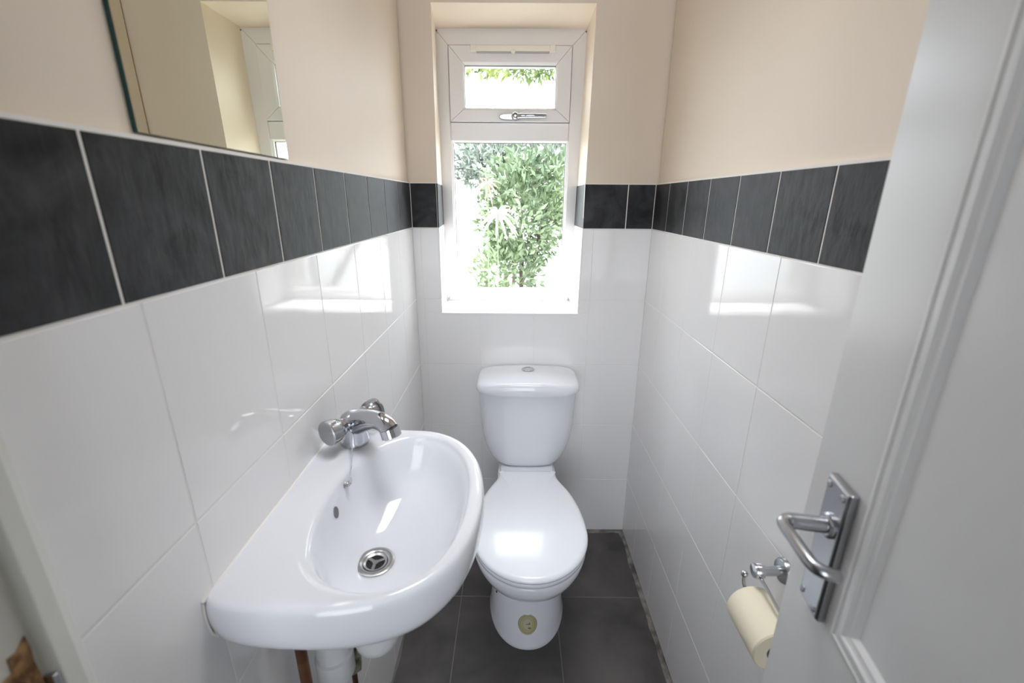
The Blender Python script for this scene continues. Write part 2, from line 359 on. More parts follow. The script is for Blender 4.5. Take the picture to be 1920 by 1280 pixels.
# broken patch where the latch tore the wood, and the strike plate
zc = 1.353
def rb(y, z, h=0.0): return (0.0146+h, y, z)
jag = [(-1.3437,1.0656),(-1.3504,1.0596),(-1.3561,1.0604),(-1.3566,1.0483),(-1.3640,1.0485),(-1.3680,1.030),(-1.3690,0.990),(-1.3475,0.984),(-1.3432,1.000),(-1.3436,1.0269),(-1.3441,1.0445),(-1.3430,1.0558)]
bm = bmesh.new(); rings(bm, [[rb(y,z,-0.001) for y,z in jag], [rb(y,z,0.0009) for y,z in jag]])
s = obj('splintered_patch', bm, M['raw_wood'], jl); s['label'] = 'bare splintered brown wood'
bm = bmesh.new(); hole = [(-1.3520,1.0320),(-1.3560,1.0390),(-1.3610,1.0430),(-1.3650,1.0420),(-1.3665,1.000),(-1.3520,1.000)]
rings(bm, [[rb(y,z,0.0005) for y,z in hole],[rb(y,z,0.0016) for y,z in hole]]); obj('latch_hole', bm, M['black'], jl)
bm = bmesh.new(); box(bm, 0.0145, 0.0222, -1.3432, -1.3385, 0.975, 1.0260); obj('strike_plate', bm, M['satin'], jl, bevel=0.0008)

# ------------------------------------------------------------------ door leaf (structure), local frame: s from the leading edge, z up, h towards the room
th = math.radians(10.7); DD = Vector((math.sin(th), math.cos(th), 0)); DN = Vector((-math.cos(th), math.sin(th), 0)); P0 = Vector((0.6800, -1.1550, 0))
DW = 0.70
def dp(s, z, h=0.0): p = P0 - DD*s + DN*h; return (p.x, p.y, z)
def de(s, z): return s if s > 0 else -0.006
dr = empty('door_1', None, None, kind='structure')
def dring(s0, s1, z0, z1, k, h): return [dp(s0+k, z0+k, h), dp(s1-k, z0+k, h), dp(s1-k, z1-k, h), dp(s0+k, z1-k, h)]
panels = [(0.088,0.312,0.9495,1.86),(0.388,0.612,0.9495,1.86),(0.088,0.312,0.20,0.74),(0.388,0.612,0.20,0.74)]
bm = bmesh.new()
ss = [0,0.088,0.312,0.388,0.612,DW]; zz = [0.012,0.20,0.74,0.9495,1.86,1.98]
for i in range(5):
    for j in range(5):
        if i in (1,3) and j in (1,3): continue
        quad(bm, dp(de(ss[i],zz[j]),zz[j]), dp(ss[i+1],zz[j]), dp(ss[i+1],zz[j+1]), dp(de(ss[i],zz[j+1]),zz[j+1]))
T = -0.038
for a, b in ((0,0),(DW,DW)): quad(bm, dp(de(a,0.012),0.012,0), dp(de(a,0.012),0.012,T), dp(de(a,1.98),1.98,T), dp(de(a,1.98),1.98,0))
quad(bm, dp(de(0,0.012),0.012,T), dp(DW,0.012,T), dp(DW,1.98,T), dp(de(0,1.98),1.98,T))
for z in (0.012,1.98): quad(bm, dp(de(0,z),z,0), dp(DW,z,0), dp(DW,z,T), dp(de(0,z),z,T))
obj('door_leaf', bm, M['door_paint'], dr)
for pnl in panels:
    prof = [(0,0),(0.002,0.0018),(0.006,0.0026),(0.0085,0.0014),(0.0115,0.0014),(0.014,0.0028),(0.018,0.0028),(0.0205,0.0010),(0.0235,0.0002),(0.0265,0.0),(0.030,-0.0030),(0.031,-0.0040)]
    bm = bmesh.new(); rings(bm, [dring(*pnl, k, h) for k, h in prof], True, False, False)
    obj('panel_moulding', bm, M['door_paint'], dr)
    bm = bmesh.new(); rings(bm, [dring(*pnl, 0.0305, -0.0040), dring(*pnl, 0.06, -0.0040)], True, False, True); obj('door_panel', bm, M['door_paint'], dr)

# lever handle on its long plate: moves with the door, so a part of it
hz0, hz1, hs0, hs1 = 0.9480, 1.0975, 0.0362, 0.0757
bm = bmesh.new()
ring = lambda k, h: [dp(hs0+k,hz0+k,h), dp(hs1-k,hz0+k,h), dp(hs1-k,hz1-k,h), dp(hs0+k,hz1-k,h)]
rings(bm, [ring(0,0.0002), ring(0,0.0062), ring(0.0022,0.0088)])
hp = obj('lever_plate', bm, M['satin'], dr, bevel=0.0007)
for (s, z) in ((0.043,1.089),(0.068,1.089),(0.043,0.957),(0.068,0.957)):
    bm = bmesh.new(); lathe(bm, [(0.0036,0),(0.0036,0.0008),(0.0026,0.0015),(0.0008,0.0016)], dp(s,z,0.0086), DN, 16); obj('screw', bm, M['satin'], hp, smooth=True, auto=40)
LS, LZ = 0.0590, 1.0520
bm = bmesh.new(); lathe(bm, [(0.0125,0),(0.0125,0.0025),(0.0105,0.0042),(0.0095,0.0045)], dp(LS,LZ,0.0085), DN, 32); obj('rose', bm, M['satin'], hp, smooth=True, auto=35)
bm = bmesh.new()
path = smooth_path([dp(LS,LZ,0.012), dp(LS,LZ,0.028), dp(LS,LZ,0.043), dp(LS+0.0025,LZ,0.0495), dp(LS+0.010,LZ,0.0520), dp(LS+0.028,LZ,0.0505), dp(LS+0.047,LZ-0.001,0.0480), dp(LS+0.056,LZ-0.002,0.0455), dp(LS+0.0610,LZ-0.003,0.0400), dp(LS+0.0620,LZ-0.004,0.033), dp(LS+0.0620,LZ-0.005,0.026)], 6)
rad = [0.0078]*14+[0.0078-0.0020*min(1,k/10) for k in range(100)]; rad = rad[:len(path)]
rad[-1] = 0.0035; rad[-2] = 0.0050
tube(bm, path, rad, 24)
obj('lever', bm, M['satin'], dr, smooth=True, auto=50)

# ------------------------------------------------------------------ window_1
wi = empty('window_1', None, None, kind='structure')
def bars(bm, x0, x1, z0, z1, wl_, wr_, wb_, wt_, y, depth, gap=0.0004, chf=0.0, mi=0, xt0=None, xt1=None):
    """four mitred bars; front face at y, going back by depth; inner edge chamfered by chf"""
    a0 = x0 if xt0 is None else xt0; a1 = x1 if xt1 is None else xt1
    O = [(x0,z0),(x1,z0),(a1,z1),(a0,z1)]; I = [(x0+wl_,z0+wb_),(x1-wr_,z0+wb_),(x1-wr_,z1-wt_),(x0+wl_,z1-wt_)]
    I2 = [(I[0][0]-chf,I[0][1]-chf),(I[1][0]+chf,I[1][1]-chf),(I[2][0]+chf,I[2][1]+chf),(I[3][0]-chf,I[3][1]+chf)]
    for k in range(4):
        l = (k+1) % 4
        def sh(p, q, a):      # pull p towards q along the bar
            d = Vector((q[0]-p[0], q[1]-p[1])); d.normalize(); return (p[0]+d.x*gap*a, p[1]+d.y*gap*a)
        o0, o1 = sh(O[k],O[l],1), sh(O[l],O[k],1); i0, i1 = sh(I[k],I[l],1), sh(I[l],I[k],1); j0, j1 = sh(I2[k],I2[l],1), sh(I2[l],I2[k],1)
        sec0 = [(o0[0],y,o0[1]),(j0[0],y,j0[1]),(i0[0],y+chf,i0[1]),(i0[0],y+depth,i0[1]),(o0[0],y+depth,o0[1])]
        sec1 = [(o1[0],y,o1[1]),(j1[0],y,j1[1]),(i1[0],y+chf,i1[1]),(i1[0],y+depth,i1[1]),(o1[0],y+depth,o1[1])]
        rings(bm, [sec0, sec1], mi=mi)
# outer frame
bm = bmesh.new(); bars(bm, 0.0745, 0.5835, 0.9585, 1.9180, 0.0425, 0.0355, 0.045, 0.0535, YB, 0.062, chf=0.004, xt0=0.0690, xt1=0.6005)
# side bars follow the splay of the opening
obj('window_frame', bm, M['upvc'], wi, bevel=0.0007)
bm = bmesh.new(); box(bm, 0.1165, 0.5480, YB, YB+0.06, 1.5600, 1.6225); obj('transom', bm, M['upvc'], wi, bevel=0.003, seg=3)
# fixed light beading and glass
bm = bmesh.new(); bars(bm, 0.1165, 0.5485, 1.0030, 1.5620, 0.0060, 0.0060, 0.006, 0.006, YB+0.005, 0.02, chf=0.004); 
gb = obj('glazing_bead', bm, M['upvc'], wi)
bm = bmesh.new(); bars(bm, 0.1222, 0.5428, 1.0087, 1.5562, 0.0016, 0.0016, 0.0016, 0.0016, YB+0.018, 0.008); obj('gasket', bm, M['upvc_line'], wi)
bm = bmesh.new(); box(bm, 0.119, 0.546, 1.005, 1.560, YB+0.028, YB+0.032); obj('glass_pane', bm, M['glass'], wi)
# opening top light
sx0, sx1, sz0, sz1 = 0.1180, 0.5480, 1.6235, 1.8630
bm = bmesh.new(); box(bm, sx0-0.0018, sx1+0.0018, YB-0.0005, YB+0.004, sz0-0.001, sz1+0.0025); obj('sash_seal', bm, M['upvc_line'], wi)
sa = bm = bmesh.new(); bars(bm, sx0, sx1, sz0, sz1, 0.0535, 0.0535, 0.0455, 0.0580, YB-0.012, 0.055, chf=0.0075)
sash = obj('sash', bm, M['upvc'], wi, bevel=0.0012)
bm = bmesh.new(); bars(bm, sx0+0.0525, sx1-0.0525, sz0+0.0445, sz1-0.0570, 0.0018, 0.0018, 0.0018, 0.0022, YB+0.0, 0.01); obj('gasket', bm, M['upvc_line'], sash)
bm = bmesh.new(); box(bm, sx0+0.05, sx1-0.05, sz0+0.042, sz1-0.054, YB+0.012, YB+0.016); obj('glass_pane', bm, M['glass'], sash)
# the seal must not hide the glass: rebuilt as four bars
bpy.data.objects.remove([o for o in wi.children if o.name.startswith('sash_seal')][0])
bm = bmesh.new(); bars(bm, sx0-0.0018, sx1+0.0018, sz0-0.001, sz1+0.0022, 0.01, 0.01, 0.01, 0.01, YB-0.0008, 0.01); obj('sash_seal', bm, M['upvc_line'], wi)
# trickle vent
bm = bmesh.new(); box(bm, 0.1965, 0.4885, YB-0.026, YB-0.012, 1.8425, 1.8605); tv = obj('trickle_vent', bm, M['cream_plastic'], sash, bevel=0.002, seg=3)
bm = bmesh.new(); box(bm, 0.1950, 0.2160, YB-0.0275, YB-0.012, 1.8400, 1.8610); box(bm, 0.4690, 0.4900, YB-0.0275, YB-0.012, 1.8400, 1.8610); obj('vent_end', bm, M['cream_plastic'], sash, bevel=0.002, seg=3)
bm = bmesh.new(); box(bm, 0.2165, 0.4685, YB-0.0235, YB-0.012, 1.8390, 1.8425); obj('vent_slot', bm, M['vent_grey'], sash)
bm = bmesh.new(); lathe(bm, [(0.0068,0),(0.0068,0.004),(0.0045,0.006)], (0.3430,YB-0.026,1.8400), (0,-1,0), 20); obj('vent_knob', bm, M['cream_plastic'], sash, smooth=True, auto=40)
# espagnolette handle
hzc = 1.6385
bm = bmesh.new()
pl = []
for i in range(40):
    a = 2*PI*i/40; c, s_ = math.cos(a), math.sin(a)
    pl.append((0.3335+0.040*math.copysign(abs(c)**0.7, c), hzc+0.0105*math.copysign(abs(s_)**0.8, s_)))
rings(bm, [[(x,YB-0.0118,z) for x,z in pl],[(x,YB-0.020,z) for x,z in pl],[(0.3335+(x-0.3335)*0.92,YB-0.0235,hzc+(z-hzc)*0.8) for x,z in pl]])
wh = obj('handle_base', bm, M['satin'], sash, smooth=True, auto=40)
bm = bmesh.new(); lathe(bm, [(0.0135,0),(0.0135,0.013),(0.0115,0.017),(0.008,0.018)], (0.3520,YB-0.022,hzc), (0,-1,0), 32); obj('handle_boss', bm, M['chrome'], sash, smooth=True, auto=40)
bm = bmesh.new(); lathe(bm, [(0.0072,0),(0.0072,0.0008)], (0.3520,YB-0.0402,hzc), (0,-1,0), 24); obj('lock_cap', bm, M['upvc_line'], sash)
bm = bmesh.new(); lathe(bm, [(0.0036,0),(0.0036,0.0008),(0.002,0.0008)], (0.3520,YB-0.041,hzc), (0,-1,0), 20); obj('lock_button', bm, M['chrome'], sash)
bm = bmesh.new(); tube(bm, smooth_path([(0.355,YB-0.032,hzc),(0.375,YB-0.037,hzc+0.001),(0.405,YB-0.041,hzc+0.001),(0.440,YB-0.041,hzc+0.001),(0.462,YB-0.040,hzc+0.001)],4), [0.0085]*5+[0.0075]*6+[0.007]*5+[0.0062], 20); obj('lever', bm, M['chrome'], sash, smooth=True, auto=50)
# small mould specks on the bottom corners and the top corner
bm = bmesh.new()
for (x, z, r) in ((0.0860,0.9655,0.0016),(0.0880,0.9700,0.0010),(0.5745,0.9665,0.0020),(0.5735,0.9720,0.0018),(0.5755,0.9790,0.0012),(0.574,0.985,0.0009),(0.0765,1.9100,0.0030),(0.5955,1.9085,0.0028),(0.079,1.902,0.0015),(0.0875,0.977,0.0008)):
    lathe(bm, [(r,0),(r,0.0006)], (x,YB-0.0004,z), (0,-1,0), 7)
obj('mould_speck', bm, M['mould'], wi)['kind'] = 'stuff'

# ------------------------------------------------------------------ mirror
mi_ = empty('mirror', 'frameless mirror with a green glass edge, above the dark tile border', 'mirror', (0,-0.9775,1.4115))
mx, ma, mb, mz0, mz1 = -TT+0.0002, -1.1190, -0.8285, 1.4110, 1.98
mi_.location = (0,0,0)
bm = bmesh.new(); box(bm, mx, mx+0.0040, ma, mb, mz0, mz1)
obj('glass_edge', bm, M['mirror_edge'], mi_)
bm = bmesh.new(); box(bm, mx+0.0040, mx+0.0043, ma+0.0012, mb-0.0004, mz0+0.0006, mz1-0.001)
obj('mirror_face', bm, M['mirror'], mi_)

# ------------------------------------------------------------------ toilet
TX = 0.403
to = empty('toilet', 'white close-coupled toilet with its lid closed, standing under the window', 'toilet', (TX,0,0))
to.location = (0,0,0)
def sup(hw, yf, yb, nf=2.2, nb=4.0, n=72, yc=None, z=0.0, cx=TX):
    """superellipse outline, front (towards camera) at yf, back at yb, widest at yc"""
    yc = (yf+yb)/2 if yc is None else yc; pts = []
    for i in range(n):
        a = 2*PI*i/n; c, s = math.cos(a), math.sin(a); e = nf if s < 0 else nb; L = (yc-yf) if s < 0 else (yb-yc)
        pts.append((cx + hw*math.copysign(abs(c)**(2/e), c), yc + L*math.copysign(abs(s)**(2/e), s), z))
    return pts
# cistern body
bm = bmesh.new()
lv = [(0.4200,0.085,-0.150),(0.4225,0.100,-0.158),(0.430,0.1130,-0.164),(0.443,0.1240,-0.168),(0.460,0.1350,-0.172),(0.485,0.1470,-0.176),(0.515,0.1560,-0.180),(0.56,0.1635,-0.185),(0.62,0.1685,-0.191),(0.68,0.1715,-0.196),(0.722,0.1730,-0.199)]
rings(bm, [sup(hw, yf, -0.008, 3.6, 9, yc=-0.09, z=z) for z, hw, yf in lv])
ci = obj('cistern', bm, M['ceramic'], to, smooth=True, auto=50)
bm = bmesh.new()
rr = []
for k, (dz, s_) in enumerate([(0.7235,0.965),(0.7235,1.0),(0.727,1.012),(0.735,1.014),(0.742,1.004),(0.7465,0.988),(0.750,0.962),(0.7525,0.92),(0.754,0.85),(0.7555,0.7),(0.757,0.5),(0.758,0.25)]):
    pts = sup(0.1785*s_, -0.105-0.106*s_, -0.105+0.101*s_, 3.8, 9, yc=-0.105, z=0)
    rr.append([(x, y, dz + (0.0 if k < 3 else 0.013*min(1,(k-2)/5)*(1-((x-TX)/0.18)**2)) ) for x, y, _ in pts])
rings(bm, rr)
cl = obj('cistern_lid', bm, M['ceramic'], ci, smooth=True, auto=60)
bm = bmesh.new(); lathe(bm, [(0.0235,0),(0.0235,0.0022),(0.021,0.0042),(0.0175,0.0045),(0.0165,0.0030),(0.0,0.0034)][:-1]+[(0.001,0.0034)], (TX+0.002,-0.078,0.7705), (0,0,1), 40); obj('flush_button', bm, M['chrome'], ci, smooth=True, auto=35)
# pan with pedestal, one casting
pv = [  # z, half width, front y, back y, widest y, nf
 (0.000,0.1275,-0.5330,-0.04,-0.340,2.15),(0.004,0.1285,-0.5345,-0.04,-0.340,2.15),(0.012,0.1265,-0.5310,-0.04,-0.338,2.15),(0.030,0.1240,-0.5220,-0.04,-0.335,2.2),
 (0.060,0.1215,-0.5060,-0.04,-0.33,2.3),(0.10,0.1190,-0.4880,-0.04,-0.32,2.4),(0.15,0.1170,-0.4740,-0.04,-0.31,2.5),(0.20,0.1165,-0.4700,-0.04,-0.30,2.5),
 (0.235,0.1180,-0.4850,-0.04,-0.31,2.4),(0.262,0.1240,-0.5350,-0.04,-0.33,2.2),(0.285,0.1350,-0.5900,-0.04,-0.37,2.1),(0.31,0.1480,-0.6330,-0.04,-0.41,2.05),(0.34,0.1600,-0.6640,-0.04,-0.45,2.05),
 (0.37,0.1660,-0.6790,-0.04,-0.47,2.05),(0.392,0.1675,-0.6830,-0.04,-0.48,2.05),(0.400,0.1660,-0.6815,-0.04,-0.48,2.05),(0.403,0.162,-0.677,-0.045,-0.48,2.05)]
def pan_ring(z, hw, yf, yb, yc, nf):
    pts = sup(hw, yf, yb, nf, 2.6, yc=yc, z=z, n=96); out = []
    for x, y, zz in pts:      # behind the bowl the casting narrows to the shelf under the cistern
        if y > yc:
            t = min(1, max(0, (y-yc)/(abs(yc)-0.20+1e-6))); lim = hw + (min(hw, 0.104)-hw)*(t*t*(3-2*t)); 
            if abs(x-TX) > lim: x = TX + math.copysign(lim, x-TX)
        out.append((x, y, zz))
    return out
bm = bmesh.new(); rings(bm, [pan_ring(*p) for p in pv])
pan = obj('pan', bm, M['ceramic'], to, smooth=True, auto=60)
bm = bmesh.new(); rings(bm, [sup(0.094,-0.222,-0.012,6,9,z=0.400), sup(0.096,-0.225,-0.010,6,9,z=0.404), sup(0.096,-0.225,-0.010,6,9,z=0.416), sup(0.093,-0.222,-0.012,6,9,z=0.4195)])
obj('cistern_shelf', bm, M['ceramic'], pan, smooth=True, auto=50)
# seat and lid outlines from measured half widths
lid_tab = [(-0.2100,0.1000),(-0.2450,0.1020),(-0.2750,0.1130),(-0.319,0.1335),(-0.365,0.1485),(-0.412,0.1590),(-0.46,0.1650),(-0.505,0.1670)] + [(-0.505-0.1855*math.sin(math.radians(a)), 0.167*math.cos(math.radians(a))) for a in range(6, 91, 6)]
def outline(tab, k=5):
    P = smooth_path([(h, y, 0) for y, h in tab], k); R = [(max(0.0, p.x), p.y) for p in P]; R[-1] = (0, tab[-1][0])
    pts = [(TX+x, y) for x, y in R] + [(TX-x, y) for x, y in R[-2::-1]]
    return pts
def offs(pts, d):
    """shrink an outline inwards by d"""
    n = len(pts); out = []
    for i in range(n):
        a, b, c = Vector(pts[i-1]), Vector(pts[i]), Vector(pts[(i+1) % n]); t = (c-a)
        if t.length < 1e-9: t = c-b
        t.normalize(); nn = Vector((t.y, -t.x))
        if nn.dot(Vector((TX, -0.46)) - b) < 0: nn = -nn
        out.append((b.x+nn.x*d, b.y+nn.y*d))
    return out
OL = outline(lid_tab)
def toward(pts, s, c=(TX,-0.46)): return [(c[0]+(x-c[0])*s, c[1]+(y-c[1])*s) for x, y in pts]
bm = bmesh.new()
seat_o = toward(OL, 0.985)
rings(bm, [[(x,y,0.4055) for x,y in offs(seat_o,0.006)], [(x,y,0.4080) for x,y in offs(seat_o,0.001)], [(x,y,0.4180) for x,y in seat_o], [(x,y,0.4215) for x,y in offs(seat_o,0.002)], [(x,y,0.4235) for x,y in offs(seat_o,0.007)]])
obj('seat', bm, M['seat_plastic'], to, smooth=True, auto=60)
bm = bmesh.new(); rr = []
for z, d in ((0.4255,0.004),(0.4260,0.0008),(0.4300,-0.0002),(0.4345,0.0010),(0.4385,0.0042),(0.4412,0.0095),(0.4428,0.016)):
    rr.append([(x,y,z) for x,y in offs(OL,d)])
base = offs(OL,0.016)
for s_, z in ((0.88,0.4452),(0.74,0.4478),(0.58,0.4500),(0.40,0.4515),(0.22,0.4520),(0.10,0.4522),(0.03,0.45225),(0.004,0.4523)):
    rr.append([(x,y,z) for x,y in toward(base, s_)])
rings(bm, rr)
obj('seat_lid', bm, M['seat_plastic'], to, smooth=True, auto=70)
for sx in (-1, 1):
    bm = bmesh.new(); lathe(bm, [(0.010,0),(0.010,0.018),(0.008,0.020)], (TX+sx*0.075,-0.228,0.408), (0,0,1), 20); obj('seat_hinge', bm, M['seat_plastic'], to, smooth=True, auto=40)
# round faded sticker on the foot of the pan, wrapped on its surface
sm = mat('faded_sticker', (0.45,0.40,0.22), 0.5)
L = sm.node_tree.links; tcn = N(sm,'ShaderNodeTexCoord'); vs = N(sm,'ShaderNodeVectorMath', operation='SUBTRACT'); vs.inputs[1].default_value = (TX-0.0005, 0, 0.0700); sp = N(sm,'ShaderNodeSeparateXYZ'); cb = N(sm,'ShaderNodeCombineXYZ')
ln = N(sm,'ShaderNodeVectorMath', operation='LENGTH'); cr = N(sm,'ShaderNodeValToRGB'); mrr = N(sm,'ShaderNodeMapRange'); mrr.inputs['From Max'].default_value = 0.0285
L.new(tcn.outputs['Object'], vs.inputs[0]); L.new(vs.outputs[0], sp.inputs[0]); L.new(sp.outputs[0], cb.inputs[0]); L.new(sp.outputs[2], cb.inputs[2]); L.new(cb.outputs[0], ln.inputs[0]); L.new(ln.outputs['Value'], mrr.inputs['Value']); L.new(mrr.outputs[0], cr.inputs[0])
e = cr.color_ramp.elements; e[0].position = 0.0; e[0].color = (0.50,0.44,0.30,1); e[1].position = 1.0; e[1].color = (0.22,0.22,0.11,1)
for p, c in ((0.52,(0.46,0.42,0.28)),(0.56,(0.30,0.29,0.16)),(0.60,(0.44,0.40,0.20)),(0.80,(0.40,0.36,0.14)),(0.84,(0.24,0.23,0.10)),(0.88,(0.46,0.44,0.26)),(0.95,(0.36,0.34,0.20))):
    q = e.new(p); q.color = (*c,1)
L.new(cr.outputs[0], bsdf(sm).inputs['Base Color'])
def pan_y(x, z, out=0.0008):
    for a, b in zip(pv, pv[1:]):
        if a[0] <= z <= b[0]:
            t = (z-a[0])/(b[0]-a[0]); hw = a[1]+(b[1]-a[1])*t; yf = a[2]+(b[2]-a[2])*t; yc = a[4]+(b[4]-a[4])*t; nf = a[5]+(b[5]-a[5])*t
            return yc - (yc-yf)*(1-min(1,abs((x-TX)/hw))**nf)**(1/nf) - out
    return -0.5
bm = bmesh.new(); rr = []
for k in range(7):
    r = 0.0275*k/6; ring_ = []
    for i in range(48):
        a = 2*PI*i/48; q = r*(0.90 if (k == 6 and 10 < i < 14) else 1)
        x, z = TX-0.0005+q*math.cos(a)*1.10, 0.070+q*math.sin(a)*1.0; ring_.append((x, pan_y(x, z), z))
    rr.append(ring_)
rings(bm, rr[1:], True, True, False)
stk = obj('sticker', bm, sm, pan, smooth=True); stk['label'] = 'round faded yellowish sticker'
def mark(poly, name):
    bm = bmesh.new(); bm.faces.new([bm.verts.new((TX+x, pan_y(TX+x, 0.07+z, 0.0012), 0.07+z)) for x, z in poly]); return obj(name, bm, M['mould'], stk)
mark([(-0.006,0.0005),(0.004,0.0015),(0.0045,0.007),(0.008,0.001),(0.008,-0.0005),(-0.006,-0.001)], 'sticker_print')
mark([(0.001,-0.0085),(0.0095,-0.0085),(0.0095,-0.012),(0.001,-0.0115)], 'sticker_print')
# floor fixing screw hole on the side of the foot
bm = bmesh.new(); xx = TX-0.101; lathe(bm, [(0.0042,0),(0.0042,0.001)], (xx, pan_y(xx,0.115,0.0), 0.115), (-0.75,-0.6,0.1), 12); obj('fixing_hole', bm, M['black'], pan)

# ------------------------------------------------------------------ basin
ba = empty('wash_basin', 'white ceramic wall-hung wash basin with an oval bowl, beneath the mirror', 'wash basin', (0,0,0))
BC = Vector((0.150, -0.985))
out_pts = [(0,-0.7900),(0.035,-0.7862),(0.075,-0.7845),(0.115,-0.7835),(0.150,-0.7850),(0.185,-0.7880),(0.215,-0.7985),(0.246,-0.8200),(0.270,-0.8500),(0.2895,-0.8900),(0.3010,-0.9350),(0.3060,-0.9850),(0.3045,-1.0300),(0.2965,-1.0750),(0.2790,-1.1200),(0.2500,-1.1570),(0.2150,-1.1800),(0.1750,-1.1930),(0.130,-1.1985),(0.085,-1.1985),(0.045,-1.1960),(0.016,-1.1910),(0,-1.1840)]
op = smooth_path([(x,y,0) for x,y in out_pts], 6); op = [(max(0,p.x), p.y) for p in op]
# straight run along the wall
nb = 44; op = op + [(0.0, -1.1840+(1.1840-0.7900)*i/nb) for i in range(1, nb)]
bowl_c = Vector((0.1725,-0.993))
def bowl_pt(a, s=1.0, c=bowl_c):
    # asymmetric oval: fuller towards the room
    return c
ba_tab = [(0.0810,-1.0980),(0.0695,-1.0520),(0.0640,-1.0020),(0.0650,-0.9480),(0.0745,-0.8977),(0.0987,-0.849),(0.1487,-0.8151),(0.190,-0.8135),(0.2133,-0.821),(0.2450,-0.8480),(0.2622,-0.8835),(0.2770,-0.928),(0.2821,-0.9724),(0.281,-1.0554),(0.2605,-1.1219),(0.2292,-1.1586),(0.1935,-1.1705),(0.1603,-1.167),(0.1270,-1.1540),(0.1000,-1.1330)]
bp_ = smooth_path([(x,y,0) for x,y in ba_tab+ba_tab[:1]], 8)[:-1]
bpo = [Vector((p.x,p.y)) for p in bp_]
for _ in range(60): bpo = [(bpo[i-1]+bpo[i]*2+bpo[(i+1) % len(bpo)])/4 for i in range(len(bpo))]
def ray_poly(c, d, poly):
    best = None
    for i in range(len(poly)):
        a, b = poly[i], poly[(i+1) % len(poly)]; e = b-a; den = d.x*e.y-d.y*e.x
        if abs(den) < 1e-12: continue
        t = ((a.x-c.x)*e.y-(a.y-c.y)*e.x)/den; u = ((a.x-c.x)*d.y-(a.y-c.y)*d.x)/den
        if t > 0 and -1e-6 <= u <= 1+1e-6 and (best is None or t < best): best = t
    return c + d*best
BCc = Vector((0.165,-0.990)); inner = []
for (x, y) in op:
    d = (Vector((x,y))-BCc).normalized(); inner.append(ray_poly(BCc, d, bpo))
DR = Vector((0.133, -1.006))
def oscale(s, z):
    r = []
    for (x,y) in op:
        nx, ny = BCc.x+(x-BCc.x)*s, BCc.y+(y-BCc.y)*s
        if x < 0.0006: nx = 0.0005; ny = BCc.y+(y-BCc.y)*max(s, 0.0)
        r.append((max(nx,0.0005), ny, z))
    return r
def lerp_io(t, z):    # between outline (0) and bowl (1)
    return [(x+(i.x-x)*t if not (x < 0.0006 and t < 0.05) else 0.0005, y+(i.y-y)*t, z) for (x,y), i in zip(op, inner)]
def bsc(s, z):
    k = 1-s
    return [((i.x-BCc.x)*s+BCc.x+(DR.x-BCc.x)*min(1,k*1.15), (i.y-BCc.y)*s+BCc.y+(DR.y-BCc.y)*min(1,k*1.15), z) for i in inner]
rr = [oscale(0.20,0.770), oscale(0.40,0.776), oscale(0.58,0.788), oscale(0.72,0.805), oscale(0.84,0.825), oscale(0.915,0.842), oscale(0.955,0.853), oscale(0.978,0.864), oscale(0.992,0.877), oscale(0.999,0.890), oscale(1.0,0.900), oscale(0.9975,0.907), oscale(0.990,0.9135), oscale(0.978,0.9175), oscale(0.962,0.9192)]
def mix(r1, r2, t, z): return [(a[0]+(b[0]-a[0])*t, a[1]+(b[1]-a[1])*t, z) for a, b in zip(r1, r2)]
rim = oscale(0.962, 0.9192); bl = [(i.x, i.y, 0.9165) for i in inner]
rr += [mix(rim, bl, 0.30, 0.9196), mix(rim, bl, 0.55, 0.9194), mix(rim, bl, 0.72, 0.9186), mix(rim, bl, 0.85, 0.9168), mix(rim, bl, 0.94, 0.9140), mix(rim, bl, 1.0, 0.9105)]
prof = [(0.985,0.9070),(0.965,0.9010),(0.935,0.8900),(0.895,0.8720),(0.84,0.8550),(0.76,0.8400),(0.64,0.8280),(0.52,0.8175),(0.42,0.8105),(0.33,0.8055),(0.27,0.8035),(0.23,0.8025)]
rr += [bsc(s, z) for s, z in prof]
rr += [[(DR.x+0.0295*math.cos(math.atan2(p[1]-DR.y,p[0]-DR.x)), DR.y+0.0295*math.sin(math.atan2(p[1]-DR.y,p[0]-DR.x)), 0.8022) for p in bsc(0.23,0)],
       [(DR.x+0.022*math.cos(math.atan2(p[1]-DR.y,p[0]-DR.x)), DR.y+0.022*math.sin(math.atan2(p[1]-DR.y,p[0]-DR.x)), 0.7990) for p in bsc(0.23,0)]]
bm = bmesh.new(); rings(bm, rr, True, True, True)
bbody = obj('basin_body', bm, M['ceramic'], ba, smooth=True, auto=75)
# waste: ring, recessed cup with cross bars
bm = bmesh.new(); lathe(bm, [(0.0300,0.0),(0.0298,0.0018),(0.0265,0.0030),(0.0215,0.0022),(0.0190,0.0004),(0.0182,-0.001)], (DR.x,DR.y,0.8026), (0,0,1), 48, cap0=False, cap1=False)
dn = obj('drain_ring', bm, M['steel'], ba, smooth=True, auto=60)
bm = bmesh.new(); lathe(bm, [(0.0183,0.0),(0.0175,-0.0018)], (DR.x,DR.y,0.8030), (0,0,1), 40, cap0=False, cap1=True)
obj('drain_cup', bm, M['black'], dn)
bm = bmesh.new(); lathe(bm, [(0.0184,0.0004),(0.0150,-0.0008),(0.0146,-0.0012)], (DR.x,DR.y,0.8032), (0,0,1), 40, cap0=False, cap1=False)
lathe(bm, [(0.0046,0),(0.0046,0.0014)], (DR.x,DR.y,0.8014), (0,0,1), 16)
